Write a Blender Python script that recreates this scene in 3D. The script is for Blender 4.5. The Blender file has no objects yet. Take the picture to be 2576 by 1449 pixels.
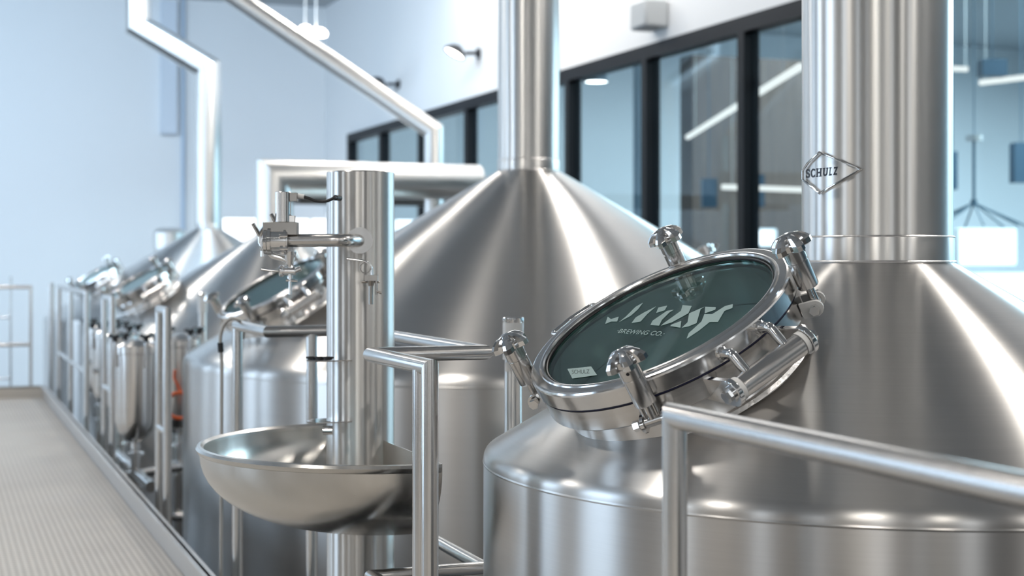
import bpy, math, random
from mathutils import Vector, Matrix
random.seed(7)
sc = bpy.context.scene
col = sc.collection
PI = math.pi
# ------------------------------------------------------------------ camera
EYE = 1.35                                  # eye height over the raised walkway (z = 0)
F = 3800.0                                  # focal length in pixels of the 2576 px wide frame
TH = math.atan(1458 / F)                    # yaw off the row of vessels
CS, SN = math.cos(TH), math.sin(TH)
cam = bpy.data.cameras.new('camera')
camo = bpy.data.objects.new('camera', cam)
col.objects.link(camo)
camo.location = (0, 0, EYE)
camo.rotation_euler = (PI / 2, 0, -TH)
cam.sensor_width = 36
cam.lens = F / 2576 * 36
cam.shift_y = -74.5 / 2576
cam.clip_start = .05
cam.dof.use_dof = True
cam.dof.focus_distance = 3.8
cam.dof.aperture_fstop = 3.0
sc.camera = camo
# ------------------------------------------------------------------ world, exposure
w = bpy.data.worlds.new('world')
sc.world = w
w.use_nodes = True
w.node_tree.nodes['Background'].inputs[0].default_value = (.62, .78, 1, 1)
w.node_tree.nodes['Background'].inputs[1].default_value = 1.0
sc.view_settings.view_transform = 'Standard'
sc.view_settings.look = 'None'
sc.view_settings.gamma = 1
sc.view_settings.exposure = 0.2
sc.cycles.adaptive_threshold = .02
sc.cycles.max_bounces = 8
sc.cycles.diffuse_bounces = 3
sc.cycles.glossy_bounces = 5
sc.cycles.transmission_bounces = 6
sc.cycles.transparent_max_bounces = 12
sc.cycles.caustics_reflective = False
sc.cycles.caustics_refractive = False
sc.cycles.sample_clamp_indirect = 4


def area(name, loc, rot, sx, sy, power, color):
    l = bpy.data.lights.new(name, 'AREA')
    l.shape = 'RECTANGLE'; l.size = sx; l.size_y = sy; l.energy = power; l.color = color
    o = bpy.data.objects.new(name, l); col.objects.link(o)
    o.location = loc; o.rotation_euler = rot
    return o


# added ceiling-height fills, brightening the far wall and the neighbouring room like daylight
area('far_wall_fill', (-1.5, 18.5, 5.6), (math.radians(55), 0, 0), 11, 1.2, 720, (.60, .80, 1))
area('next_room_fill', (17, 14, 5.5), (0, 0, 0), 11, 15, 4300, (.74, .91, .98))
# the hall's ceiling lighting along the white wall
area('wall_wash', (5.9, 15.0, 5.8), (0, math.radians(-22), 0), .3, 9, 150, (1, .97, .93))


# ------------------------------------------------------------------ pixel -> point at a depth
def at(x, y, D):
    X = (x - 1288) / F * D
    return Vector((X * CS + D * SN, -X * SN + D * CS, EYE - (y - 650) / F * D))


def at_b(x, y, b):
    """the point seen at (x, y) on the vertical plane at distance b beside the camera, parallel to the row"""
    return at(x, y, F * b / ((x + 170) * CS))


# ------------------------------------------------------------------ mesh building
class MB:
    def __init__(s):
        s.v = []; s.f = []; s.M = Matrix()

    def add(s, vs, fs):
        n = len(s.v)
        s.v += [s.M @ Vector(v) for v in vs]
        s.f += [tuple(i + n for i in f) for f in fs]
        return s

    def box(s, a, b):
        x0, y0, z0 = a; x1, y1, z1 = b
        s.add([(x0, y0, z0), (x1, y0, z0), (x1, y1, z0), (x0, y1, z0), (x0, y0, z1), (x1, y0, z1), (x1, y1, z1), (x0, y1, z1)],
              [(3, 2, 1, 0), (4, 5, 6, 7), (0, 1, 5, 4), (1, 2, 6, 5), (2, 3, 7, 6), (3, 0, 4, 7)])
        return s

    def lathe(s, prof, n=48, M=None, a0=0.0, a1=None):
        """prof: list of (r, z); full turn or an arc a0..a1"""
        M = M or Matrix()
        full = a1 is None
        m = n if full else n + 1
        vs = []; fs = []
        for r, z in prof:
            for k in range(m):
                a = 2 * PI * k / n if full else a0 + (a1 - a0) * k / n
                vs.append(M @ Vector((r * math.cos(a), r * math.sin(a), z)))
        for i in range(len(prof) - 1):
            for k in range(n):
                k2 = (k + 1) % m
                q = (i * m + k, i * m + k2, (i + 1) * m + k2, (i + 1) * m + k)
                fs.append(q)
        s.add(vs, fs)
        return s

    def cyl(s, p, q, r, n=24, r2=None, caps=True, ch=0.0):
        p = Vector(p); q = Vector(q); r2 = r if r2 is None else r2
        d = q - p; L = d.length
        M = Matrix.Translation(p) @ d.to_track_quat('Z', 'Y').to_matrix().to_4x4()
        pr = []
        if caps: pr.append((0, 0))
        if ch and caps: pr += [(r - ch, 0), (r, ch), (r2, L - ch), (r2 - ch, L)]
        else: pr += [(r, 0), (r2, L)]
        if caps: pr.append((0, L))
        return s.lathe(pr, n, M)

    def tube(s, pts, r, n=20, caps=True):
        pts = [Vector(p) for p in pts]
        m = len(pts)
        d = [(pts[i + 1] - pts[i]).normalized() for i in range(m - 1)]
        up = Vector((0, 0, 1))
        if abs(d[0].dot(up)) > .95: up = Vector((1, 0, 0))
        x = d[0].cross(up).normalized(); y = x.cross(d[0]).normalized()
        ring = [pts[0] + r * (math.cos(2 * PI * k / n) * x + math.sin(2 * PI * k / n) * y) for k in range(n)]
        vs = list(ring); fs = []
        for i in range(1, m):
            if i < m - 1:
                nb = (d[i - 1] + d[i])
                nb = nb.normalized() if nb.length > 1e-6 else d[i]
            else:
                nb = d[i - 1]
            new = []
            for p in ring:
                t = (pts[i] - p).dot(nb) / d[i - 1].dot(nb)
                new.append(p + d[i - 1] * t)
            ring = new
            vs += ring
            for k in range(n):
                k2 = (k + 1) % n
                fs.append(((i - 1) * n + k, (i - 1) * n + k2, i * n + k2, i * n + k))
        if caps:
            vs += [pts[0], pts[-1]]
            a, b = len(vs) - 2, len(vs) - 1
            for k in range(n):
                k2 = (k + 1) % n
                fs.append((a, k2, k)); fs.append((b, (m - 1) * n + k, (m - 1) * n + k2))
        s.add(vs, fs)
        return s

    def prism(s, poly, z0, z1):
        n = len(poly)
        s.add([(x, y, z0) for x, y in poly] + [(x, y, z1) for x, y in poly],
              [tuple(range(n))[::-1], tuple(range(n, 2 * n))] + [(k, (k + 1) % n, n + (k + 1) % n, n + k) for k in range(n)])
        return s

    def build(s, name, mat, parent=None, M=None, ang=32, bevel=0.0, flip=False):
        me = bpy.data.meshes.new(name)
        me.from_pydata([tuple(v) for v in s.v], [], [f[::-1] for f in s.f] if flip else s.f)
        me.materials.append(mat)
        me.validate()
        for p in me.polygons: p.use_smooth = True
        me.set_sharp_from_angle(angle=math.radians(ang))
        me.update()
        o = bpy.data.objects.new(name, me)
        col.objects.link(o)
        if parent: o.parent = parent
        if M is not None: o.matrix_local = M
        if bevel:
            b = o.modifiers.new('bevel', 'BEVEL'); b.width = bevel; b.segments = 2; b.limit_method = 'ANGLE'
        return o


def arc(c, r, a0, a1, u, v, n=10):
    c = Vector(c); u = Vector(u); v = Vector(v)
    return [c + r * (math.cos(a0 + (a1 - a0) * k / n) * u + math.sin(a0 + (a1 - a0) * k / n) * v) for k in range(n + 1)]


def fillet(pts, r, n=6):
    """round the corners of a polyline"""
    pts = [Vector(p) for p in pts]; out = [pts[0]]
    for i in range(1, len(pts) - 1):
        a = (pts[i - 1] - pts[i]); b = (pts[i + 1] - pts[i])
        la, lb = a.length, b.length; a.normalize(); b.normalize()
        k = min(r, la * .48, lb * .48)
        p, q = pts[i] + a * k, pts[i] + b * k
        for j in range(n + 1):
            t = j / n
            out.append((1 - t) ** 2 * p + 2 * t * (1 - t) * pts[i] + t * t * q)
    out.append(pts[-1])
    return out


def tag(o, label=None, cat=None, group=None, kind=None):
    if label: o['label'] = label
    if cat: o['category'] = cat
    if group: o['group'] = group
    if kind: o['kind'] = kind
    return o


def empty(name, loc, label, cat, group=None):
    o = bpy.data.objects.new(name, None)
    col.objects.link(o); o.location = loc
    o.empty_display_size = .1
    return tag(o, label, cat, group)


def copy_tree(o, parent=None):
    c = o.copy(); col.objects.link(c); c.parent = parent
    for ch in [x for x in bpy.data.objects if x.parent == o]: copy_tree(ch, c)
    return c


# ------------------------------------------------------------------ materials
def nt(name):
    m = bpy.data.materials.new(name); m.use_nodes = True
    t = m.node_tree
    return m, t, t.nodes['Principled BSDF']


def plain(name, colr, rough=.5, metal=0.0, spec=.5, noise=0.0, nscale=4.0, coat=0.0):
    m, t, p = nt(name)
    p.inputs['Base Color'].default_value = (*colr, 1)
    p.inputs['Roughness'].default_value = rough
    p.inputs['Metallic'].default_value = metal
    p.inputs['Specular IOR Level'].default_value = spec
    p.inputs['Coat Weight'].default_value = coat
    if noise:
        tc = t.nodes.new('ShaderNodeTexCoord'); n = t.nodes.new('ShaderNodeTexNoise'); n.inputs['Scale'].default_value = nscale
        r = t.nodes.new('ShaderNodeMapRange'); r.inputs[3].default_value = rough - noise; r.inputs[4].default_value = rough + noise
        t.links.new(tc.outputs['Object'], n.inputs['Vector']); t.links.new(n.outputs[0], r.inputs[0]); t.links.new(r.outputs[0], p.inputs['Roughness'])
    return m


def steel(name, colr=(.64, .63, .62), rough=.3, aniso=0.0, rot=.25, grain=(3, 3, 300), gamt=.03, bump=0.0):
    """brushed stainless steel, the brushing running round the local Z axis"""
    m, t, p = nt(name)
    p.inputs['Metallic'].default_value = 1
    p.inputs['Anisotropic'].default_value = aniso
    p.inputs['Anisotropic Rotation'].default_value = rot
    if aniso:
        tg = t.nodes.new('ShaderNodeTangent'); tg.direction_type = 'RADIAL'; tg.axis = 'Z'
        t.links.new(tg.outputs[0], p.inputs['Tangent'])
    tc = t.nodes.new('ShaderNodeTexCoord'); mp = t.nodes.new('ShaderNodeMapping')
    mp.inputs['Scale'].default_value = grain
    n = t.nodes.new('ShaderNodeTexNoise'); n.inputs['Scale'].default_value = 1; n.inputs['Detail'].default_value = 3
    n2 = t.nodes.new('ShaderNodeTexNoise'); n2.inputs['Scale'].default_value = 2.2; n2.inputs['Detail'].default_value = 2
    t.links.new(tc.outputs['Object'], mp.inputs[0]); t.links.new(mp.outputs[0], n.inputs['Vector'])
    t.links.new(tc.outputs['Object'], n2.inputs['Vector'])
    ad = t.nodes.new('ShaderNodeMath'); ad.operation = 'MULTIPLY_ADD'; ad.inputs[1].default_value = .35
    t.links.new(n2.outputs[0], ad.inputs[0]); t.links.new(n.outputs[0], ad.inputs[2])
    r = t.nodes.new('ShaderNodeMapRange'); r.inputs[1].default_value = .3; r.inputs[2].default_value = 1.05
    r.inputs[3].default_value = rough - gamt; r.inputs[4].default_value = rough + gamt
    t.links.new(ad.outputs[0], r.inputs[0]); t.links.new(r.outputs[0], p.inputs['Roughness'])
    mx = t.nodes.new('ShaderNodeMixRGB')
    mx.inputs[1].default_value = (*[c * .95 for c in colr], 1); mx.inputs[2].default_value = (*[min(1, c * 1.05) for c in colr], 1)
    t.links.new(ad.outputs[0], mx.inputs[0]); t.links.new(mx.outputs[0], p.inputs['Base Color'])
    if bump:
        bp = t.nodes.new('ShaderNodeBump'); bp.inputs['Strength'].default_value = bump; bp.inputs['Distance'].default_value = .001
        t.links.new(n.outputs[0], bp.inputs['Height']); t.links.new(bp.outputs[0], p.inputs['Normal'])
    return m


def emit(name, colr, s):
    m = bpy.data.materials.new(name); m.use_nodes = True
    t = m.node_tree; t.nodes.clear()
    e = t.nodes.new('ShaderNodeEmission'); e.inputs[0].default_value = (*colr, 1); e.inputs[1].default_value = s
    o = t.nodes.new('ShaderNodeOutputMaterial'); t.links.new(e.outputs[0], o.inputs[0])
    return m


def thin_glass(name, tint, ior=1.5, refl=(1, 1, 1), rough=0.0):
    m = bpy.data.materials.new(name); m.use_nodes = True
    t = m.node_tree; t.nodes.clear()
    tr = t.nodes.new('ShaderNodeBsdfTransparent'); tr.inputs[0].default_value = (*tint, 1)
    g = t.nodes.new('ShaderNodeBsdfGlossy'); g.inputs['Roughness'].default_value = rough; g.inputs[0].default_value = (*refl, 1)
    fr = t.nodes.new('ShaderNodeFresnel')
    gm = t.nodes.new('ShaderNodeNewGeometry'); io = t.nodes.new('ShaderNodeMapRange')
    io.inputs[3].default_value = ior; io.inputs[4].default_value = 1 / ior
    t.links.new(gm.outputs['Backfacing'], io.inputs[0]); t.links.new(io.outputs[0], fr.inputs[0])
    mx = t.nodes.new('ShaderNodeMixShader'); o = t.nodes.new('ShaderNodeOutputMaterial')
    t.links.new(fr.outputs[0], mx.inputs[0]); t.links.new(tr.outputs[0], mx.inputs[1]); t.links.new(g.outputs[0], mx.inputs[2])
    t.links.new(mx.outputs[0], o.inputs[0])
    return m


S_BODY = steel('brushed_steel_shell', (.60, .585, .57), .31, .95, gamt=.015)
S_STACK = steel('brushed_steel_stack', (.68, .67, .655), .34, .93, grain=(2, 2, 2), gamt=.02)
S_COL = steel('brushed_steel_column', (.62, .605, .585), .33, .93, grain=(2, 2, 2), gamt=.02)
S_BOWL = steel('satin_steel_bowl', (.60, .58, .55), .24, .5, grain=(40, 40, 3), gamt=.05)
S_TUBE = steel('ground_steel_tube', (.62, .605, .59), .22, 0, grain=(60, 60, 8), gamt=.04)
S_POL = steel('polished_steel', (.74, .735, .73), .09, 0, grain=(10, 10, 10), gamt=.03)
S_RING = steel('turned_steel_ring', (.66, .64, .62), .22, .7, grain=(2, 2, 90), gamt=.05)
S_DARK = steel('dull_cast_steel', (.30, .28, .26), .22, 0, grain=(30, 30, 30), gamt=.06)
S_LID = steel('lid_ring_steel', (.74, .73, .72), .17, .5, grain=(60, 60, 60), gamt=.04)
S_PIPE = steel('pale_steel_pipe', (.78, .77, .75), .30, 0, grain=(4, 4, 4))
S_WELD = steel('weld_bead', (.80, .79, .78), .35, 0, grain=(90, 90, 90), gamt=.15, bump=1.0)
M_RUB = plain('black_rubber', (.012, .012, .014), .45)
M_NAVY = plain('dark_gasket', (.01, .012, .05), .5)
M_BLK = plain('black_plastic', (.012, .012, .015), .35)
M_NYL = plain('white_nylon', (.80, .79, .77), .4)
M_LENS = plain('white_lens', (.83, .84, .84), .25)
M_ORG = plain('orange_silicone', (.75, .12, .02), .5)
M_WALL = plain('white_painted_wall', (.86, .87, .88), .7, noise=.05, nscale=2)
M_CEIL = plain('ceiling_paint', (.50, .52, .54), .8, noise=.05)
M_FLOOR = plain('dark_sealed_floor', (.05, .05, .052), .35, noise=.1, nscale=1.5)
M_FRAME = plain('black_window_frame', (.006, .007, .010), .5, spec=.25)
M_BROWN = None
M_DUCT = plain('dark_duct', (.06, .058, .056), .45, .3)
M_HOLE = plain('lit_vessel_interior', (.60, .62, .61), .45, .2)  # pale disc colour stands in for the lit steel inside the vessel
M_ETCH = plain('etched_glass', (.28, .38, .37), .5)
M_ETCHT = plain('etched_dark_lettering', (.07, .10, .10), .5)
M_DARKL = plain('engraved_dark_lettering', (.03, .03, .035), .3, .6)
M_GLASS = thin_glass('clear_window_glass', (.86, .93, .96), 1.22, (.85, .95, 1))
M_LID = thin_glass('teal_lid_glass', (.60, .70, .69), 1.95, (.85, .95, .94), .01)
E_DAY = emit('daylight_pane', (.62, .80, 1.0), 4.5)
E_DAYN = emit('near_streak_pane', (.82, .91, 1.0), 3.5)  # neutral glow of the near panes, set for reflections in the steel
E_DAYW = emit('bright_daylight_pane', (.93, .97, 1.0), 2.6)
E_LAMP = emit('lamp_diffuser', (1, .96, .90), 9)
E_STRIP = emit('added_lamp_diffuser', (1, .95, .88), 150)  # glow of the added ceiling lamps
E_BAR = emit('linear_lamp_diffuser', (1, .96, .90), 1.1)

# wood wall
m, t, p = nt('brown_wood_panelling')
tc = t.nodes.new('ShaderNodeTexCoord'); mp = t.nodes.new('ShaderNodeMapping'); mp.inputs['Scale'].default_value = (9, 1, .4)
n = t.nodes.new('ShaderNodeTexNoise'); n.inputs['Scale'].default_value = 2; n.inputs['Detail'].default_value = 4
cr = t.nodes.new('ShaderNodeValToRGB')
cr.color_ramp.elements[0].position = .3; cr.color_ramp.elements[0].color = (.052, .028, .019, 1)
cr.color_ramp.elements[1].position = .75; cr.color_ramp.elements[1].color = (.105, .066, .048, 1)
t.links.new(tc.outputs['Object'], mp.inputs[0]); t.links.new(mp.outputs[0], n.inputs['Vector']); t.links.new(n.outputs[0], cr.inputs[0]); t.links.new(cr.outputs[0], p.inputs['Base Color'])
p.inputs['Roughness'].default_value = .6
M_BROWN = m

# perforated walkway plate: rows of small raised dimples
m, t, p = nt('dimpled_steel_deck')
tc = t.nodes.new('ShaderNodeTexCoord')
sp = t.nodes.new('ShaderNodeSeparateXYZ'); t.links.new(tc.outputs['Object'], sp.inputs[0])


def mth(op, a, b=None):
    k = t.nodes.new('ShaderNodeMath'); k.operation = op
    for i, q in enumerate((a, b)):
        if q is None: continue
        if isinstance(q, (int, float)): k.inputs[i].default_value = q
        else: t.links.new(q, k.inputs[i])
    return k.outputs[0]


sx_ = mth('SINE', mth('MULTIPLY', sp.outputs[0], 2 * PI / .030))
sy_ = mth('SINE', mth('MULTIPLY', sp.outputs[1], 2 * PI / .045))
d_ = mth('ADD', mth('MULTIPLY', mth('ADD', sx_, 1), .5), mth('MULTIPLY', mth('ADD', sy_, 1), .5))
mr = t.nodes.new('ShaderNodeMapRange'); mr.inputs[1].default_value = .55; mr.inputs[2].default_value = 1.5
t.links.new(d_, mr.inputs[0])
n = t.nodes.new('ShaderNodeTexNoise'); n.inputs['Scale'].default_value = 1.3; n.inputs['Detail'].default_value = 4
t.links.new(tc.outputs['Object'], n.inputs['Vector'])
mx = t.nodes.new('ShaderNodeMixRGB'); mx.inputs[1].default_value = (.66, .62, .57, 1); mx.inputs[2].default_value = (.44, .41, .375, 1)
t.links.new(mr.outputs[0], mx.inputs[0])
mx2 = t.nodes.new('ShaderNodeMixRGB'); mx2.blend_type = 'MULTIPLY'; mx2.inputs[0].default_value = .25
t.links.new(mx.outputs[0], mx2.inputs[1]); t.links.new(n.outputs[0], mx2.inputs[2]); t.links.new(mx2.outputs[0], p.inputs['Base Color'])
bp = t.nodes.new('ShaderNodeBump'); bp.inputs['Distance'].default_value = .002; bp.inputs['Strength'].default_value = .5
t.links.new(mr.outputs[0], bp.inputs['Height']); t.links.new(bp.outputs[0], p.inputs['Normal'])
p.inputs['Metallic'].default_value = .35; p.inputs['Roughness'].default_value = .5
M_DECK = m

# ------------------------------------------------------------------ the hall
FLZ, CEZ = -1.8, 6.0
BW = 6.8                     # glazed wall
T_FAR, T_BACK, B_LEFT = 27.4, -9.0, -8.0
T_SHIFT = 26.6
GZ0, GZ1 = .3, 3.51          # glazing sill and head


def struct(name, mb, mat, parent=None, ang=32, bevel=0.0):
    o = mb.build(name, mat, parent, ang=ang, bevel=bevel)
    if not parent: o['kind'] = 'structure'
    return o


struct('floor', MB().box((B_LEFT, T_BACK, FLZ - .2), (24, T_FAR, FLZ)), M_FLOOR)
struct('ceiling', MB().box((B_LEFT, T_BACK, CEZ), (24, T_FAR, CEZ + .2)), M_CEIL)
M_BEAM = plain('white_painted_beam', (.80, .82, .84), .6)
for i in range(13):
    yb = -7.5 + i * 2.0
    struct('ceiling_beam', MB().box((B_LEFT, yb - .06, CEZ - .05), (BW, yb + .06, CEZ)), M_BEAM)
# far wall with a low band of windows
fw = MB()
xw0, xw1, zw0, zw1 = 4.9, 9.8, -.2, 2.1
fw.box((B_LEFT, T_FAR, FLZ), (xw0, T_FAR + .2, CEZ)).box((xw0, T_FAR, zw1), (24, T_FAR + .2, CEZ)).box((xw0, T_FAR, FLZ), (24, T_FAR + .2, zw0)).box((xw1, T_FAR, zw0), (24, T_FAR + .2, zw1))
struct('wall_far', fw, M_WALL)


def lit_window(name, a, b, mat, axis, nv, fr=.05, nh=0, fmat=None):
    """a daylight window: a frame and bright panes. axis 'x': plane of constant y, 'y': plane of constant x"""
    a = Vector(a); b = Vector(b)
    fm = MB(); k = 0 if axis == 'x' else 1; q = 1 - k
    dd = .07
    for i in range(nv + 1):
        u = a[k] + (b[k] - a[k]) * i / nv
        lo = [0, 0, a.z]; hi = [0, 0, b.z]
        lo[k] = u - fr / 2; hi[k] = u + fr / 2; lo[q] = a[q] - dd; hi[q] = a[q] + dd
        fm.box(lo, hi)
    for i in range(nh + 2):
        z = a.z + (b.z - a.z) * i / (nh + 1)
        lo = [0, 0, z - fr / 2]; hi = [0, 0, z + fr / 2]
        lo[k] = a[k]; hi[k] = b[k]; lo[q] = a[q] - dd * .9; hi[q] = a[q] + dd * .9
        fm.box(lo, hi)
    o = struct(name, fm, fmat or M_FRAME)
    lo = [0, 0, a.z]; hi = [0, 0, b.z]; lo[k] = a[k]; hi[k] = b[k]; lo[q] = a[q] - .01; hi[q] = a[q] + .01
    MB().box(lo, hi).build('pane', mat, o)
    return o


lit_window('window_20', (xw0, T_FAR + .1, zw0), (xw1, T_FAR + .1, zw1), E_DAYW, 'x', 3, fmat=M_WALL)

# walkway side wall, tall daylight windows; near panes shaped for streaks on the steel
lw = MB()
wins = [(-6.1, -5.5), (-2.3, -1.6), (1.9, 2.8), (6.0, 8.6), (11.5, 14.1), (17.0, 19.6), (22.5, 25.1)]
prev = T_BACK
for t0, t1 in wins:
    lw.box((B_LEFT - .2, prev, FLZ), (B_LEFT, t0, CEZ)); prev = t1
    lw.box((B_LEFT - .2, t0, FLZ), (B_LEFT, t1, .2)).box((B_LEFT - .2, t0, 4.6), (B_LEFT, t1, CEZ))
lw.box((B_LEFT - .2, prev, FLZ), (B_LEFT, T_FAR, CEZ))
struct('wall_left', lw, plain('warm_grey_wall', (.34, .32, .30), .7))
for i, (t0, t1) in enumerate(wins):
    lit_window('window_%d' % (21 + i), (B_LEFT - .1, t0, .2), (B_LEFT - .1, t1, 4.6), E_DAYN if t1 < 5 else E_DAY, 'y', 2 if t1 > 5 else 1, nh=1)
# unseen wall behind the camera; glowing panes added to streak the steel's reflections
back_panes = [(-6.6, -5.4), (-3.4, -2.9), (-.9, .1), (2.9, 3.3), (5.2, 6.2)]
bk = MB(); prev = B_LEFT
for b0, b1 in back_panes:
    bk.box((prev, T_BACK - .2, FLZ), (b0, T_BACK, CEZ)); prev = b1
    bk.box((b0, T_BACK - .2, FLZ), (b1, T_BACK, 0)).box((b0, T_BACK - .2, 5), (b1, T_BACK, CEZ))
bk.box((prev, T_BACK - .2, FLZ), (24, T_BACK, CEZ))
struct('wall_back', bk, plain('grey_painted_wall', (.20, .19, .18), .7))
for i, (b0, b1) in enumerate(back_panes):
    lit_window('window_%d' % (31 + i), (b0, T_BACK - .1, 0), (b1, T_BACK - .1, 5), E_DAYW, 'x', 1, nh=2)

# glazed wall: opaque above and below, black framed panes between
gw = MB()
gw.box((BW, T_BACK, GZ1), (BW + .25, T_FAR, CEZ)).box((BW, T_BACK, FLZ), (BW + .25, T_FAR, GZ0)).box((BW, 25.65, GZ0), (BW + .25, T_FAR, GZ1))
struct('wall_right', gw, M_WALL)
mull = [25.6, 23.6, 21.5, 19.4, 17.6, 15.9, 13.9, 11.93, 9.9, 7.9, 5.9, 3.9, 1.9, -.1, -2.1, -4.1, -6.1, -9.0]
for i in range(len(mull) - 1):
    t1, t0 = mull[i], mull[i + 1]
    fm = MB()
    fm.box((BW - .06, t1 - .12, GZ0), (BW + .1, t1, GZ1)).box((BW - .06, t0, GZ1 - .14), (BW + .1, t1 - .12, GZ1)).box((BW - .06, t0, GZ0), (BW + .1, t1 - .12, GZ0 + .1))
    if i == 16: fm.box((BW - .06, t0, GZ0), (BW + .1, t0 + .1, GZ1))
    o = struct('window_%d' % (i + 1), fm, M_FRAME)
    MB().box((BW + .01, t0, GZ0 + .1), (BW + .03, t1 - .12, GZ1 - .14)).build('pane', M_GLASS, o)

# neighbouring room behind the glass
struct('wall_room_side', MB().box((24, T_BACK, FLZ), (24.2, T_FAR, CEZ)), plain('pale_blue_wall', (.62, .74, .82), .7))
p0 = at(1742, 137, 22.45); p1 = at(2335, 137, 23.95)
struct('wall_timber', MB().box((p0.x, p0.y, FLZ), (p1.x, p0.y + .4, p0.z)), M_BROWN)
struct('trim_1', MB().box((8.95, 18.5, FLZ), (9.1, 18.7, CEZ)), plain('slate_column', (.10, .16, .20), .5))
a = at(1876, 618, 21.6); b = at(1962, 577, 21.6)
lit_window('window_40', (a.x, a.y, a.z), (b.x, a.y, b.z), E_DAYW, 'x', 1, .03, fmat=M_WALL)
a = at(2408, 664, 24); b = at(2574, 577, 24)
lit_window('window_41', (a.x, a.y, a.z), (b.x + .1, a.y, b.z), E_DAYW, 'x', 1, .04, fmat=M_WALL)
a = at(2408, 800, 24); b = at(2590, 690, 24)
lit_window('window_42', (a.x, a.y, a.z), (b.x + .6, a.y, b.z), E_DAYW, 'x', 1, .04, fmat=M_WALL)

# ------------------------------------------------------------------ raised walkway
KB = 1.0
TE = 15.35
struct('walkway_floor', MB().box((-4.2, -4, -.06), (KB, TE, 0)), M_DECK)
struct('trim_2', MB().box((KB, -4, -.16), (KB + .012, TE, .115)).box((KB - .02, -4, .105), (KB + .03, TE, .115)), steel('toe_plate_steel', (.62, .61, .60), .38, 0, grain=(30, 3, 30)))
struct('trim_3', MB().box((-4.2, TE, -.16), (KB + .012, TE + .012, .11)).box((-4.2, TE, .1), (KB + .012, TE + .08, .11)), steel('end_plate_steel', (.55, .52, .48), .42, 0, grain=(3, 30, 30)))

# ------------------------------------------------------------------ handrails
RT = .0215
RZ, MZ = EYE - .27, EYE - .89


def rail(name, label, path, posts, mid=True, cut=None, post_z=-.16, group='tubular steel handrails'):
    e = empty(name, (path[0][0], path[0][1], 0), label, 'handrail', group)
    o = Matrix.Translation(-Vector(e.location))
    mb = MB(); mb.M = o
    mb.tube([(x, y, z) for x, y, z in path], RT, 24).build('top_rail', S_TUBE, e, ang=25)
    if mid:
        mm = MB(); mm.M = o
        mm.tube([(x, y, MZ) for x, y in mid], RT * .85, 20).build('mid_rail', S_TUBE, e, ang=25)
    for x, y in posts:
        pm = MB(); pm.M = o
        pm.cyl((x, y, post_z), (x, y, RZ - .01), RT, 24)
        pm.build('post', S_TUBE, e)
    return e


BR = 1.186
t1r = (2.585 - BR * SN) / CS
rail('handrail', 'thick near handrail crossing in front of the large vessel with the emblem',
     [(BR, t1r, post_ := -.16), (BR, t1r, RZ), (BR, -.6, RZ), (BR, -.6, -.16)], [(BR, .9)],
     mid=[(BR, t1r), (BR, -.6)])
BR = 1.15
k_ = F * BR / CS


def t_at(D, b): return (D - b * SN) / CS


tA = t_at(3.74, BR); tB = t_at(4.228, BR)
BI = BR + .332
tC = t_at(5.55, BR); tD = t_at(6.1, BR)
e = rail('handrail', 'handrail stepping round the wash basin column in an angular loop',
         [(BR, tA, -.16), (BR, tA, RZ), (BR, tB, RZ), (BI, tB, RZ), (BI, tC, RZ), (BR, tC, RZ), (BR, tD, RZ), (BR, tD, -.16)],
         [(BR, tA + .075), (BR + .165, tC)], mid=[(BR, tA), (BR, tB), (BI, tB), (BI, tC), (BR, tC), (BR, tD)])
BR = 1.118
for nme, da, db, lab, posts in (
        ('handrail', 7.70, 7.98, 'short two-post handrail beside the row of small chrome vessels', []),
        ('handrail', 10.04, 10.53, 'short two-post handrail seen above the black knobs of the small vessels', []),
        ('handrail', 11.72, 14.3, 'long handrail with a mid rail at the far end of the vessel row', [13.07])):
    ta, tb = t_at(da, BR), t_at(db, BR)
    rail(nme, lab, [(BR, ta, -.16), (BR, ta, RZ), (BR, tb, RZ), (BR, tb, -.16)], [(BR, t_at(x, BR)) for x in posts], mid=[(BR, ta), (BR, tb)])
pp = at(108, 720, 15.9)
ep = MB(); ep.cyl((1.17, pp.y, -.16), (1.17, pp.y, RZ + .01), .028, 20)
tag(ep.build('rail_post', S_TUBE), 'single upright steel post at the far corner of the walkway', 'post')
e = empty('end_railing', (-2, TE + .1, 0), 'thin tubular railing closing the far end of the walkway', 'railing')
zz = [1.07, .51]
xe = at(73, 700, 15.0).x
o_ = Matrix.Translation((2, -TE - .1, 0))
mb = MB(); mb.M = o_; mb.tube([(-4, TE + .1, 1.07), (xe, TE + .1, 1.07), (xe, TE + .1, -.1)], .016, 14).build('top_rail', S_TUBE, e)
mb = MB(); mb.M = o_; mb.tube([(-4, TE + .1, .51), (xe, TE + .1, .51)], .017, 14).build('mid_rail', S_TUBE, e)
for x in (-3, -1.4):
    mb = MB(); mb.M = o_; mb.cyl((x, TE + .1, -.1), (x, TE + .1, 1.06), .013, 14).build('post', S_TUBE, e)
e = empty('back_railing', (-2, 17.5, 0), 'fainter second railing behind the walkway end railing', 'railing')
o_ = Matrix.Translation((2, -17.5, 0))
for z in (.70, .03):
    mb = MB(); mb.M = o_; mb.tube([(-4, 17.5, z), (at(20, 700, 17.2).x, 17.5, z)], .009, 12).build('rail_bar', S_TUBE, e)
mb = MB(); mb.M = o_; mb.cyl((at(20, 700, 17.2).x, 17.5, FLZ), (at(20, 700, 17.2).x, 17.5, 1.15), .011, 12).build('post', S_TUBE, e)

# ------------------------------------------------------------------ vessels
PHI = math.radians(190.19)
TILT = math.radians(30.1)


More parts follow.
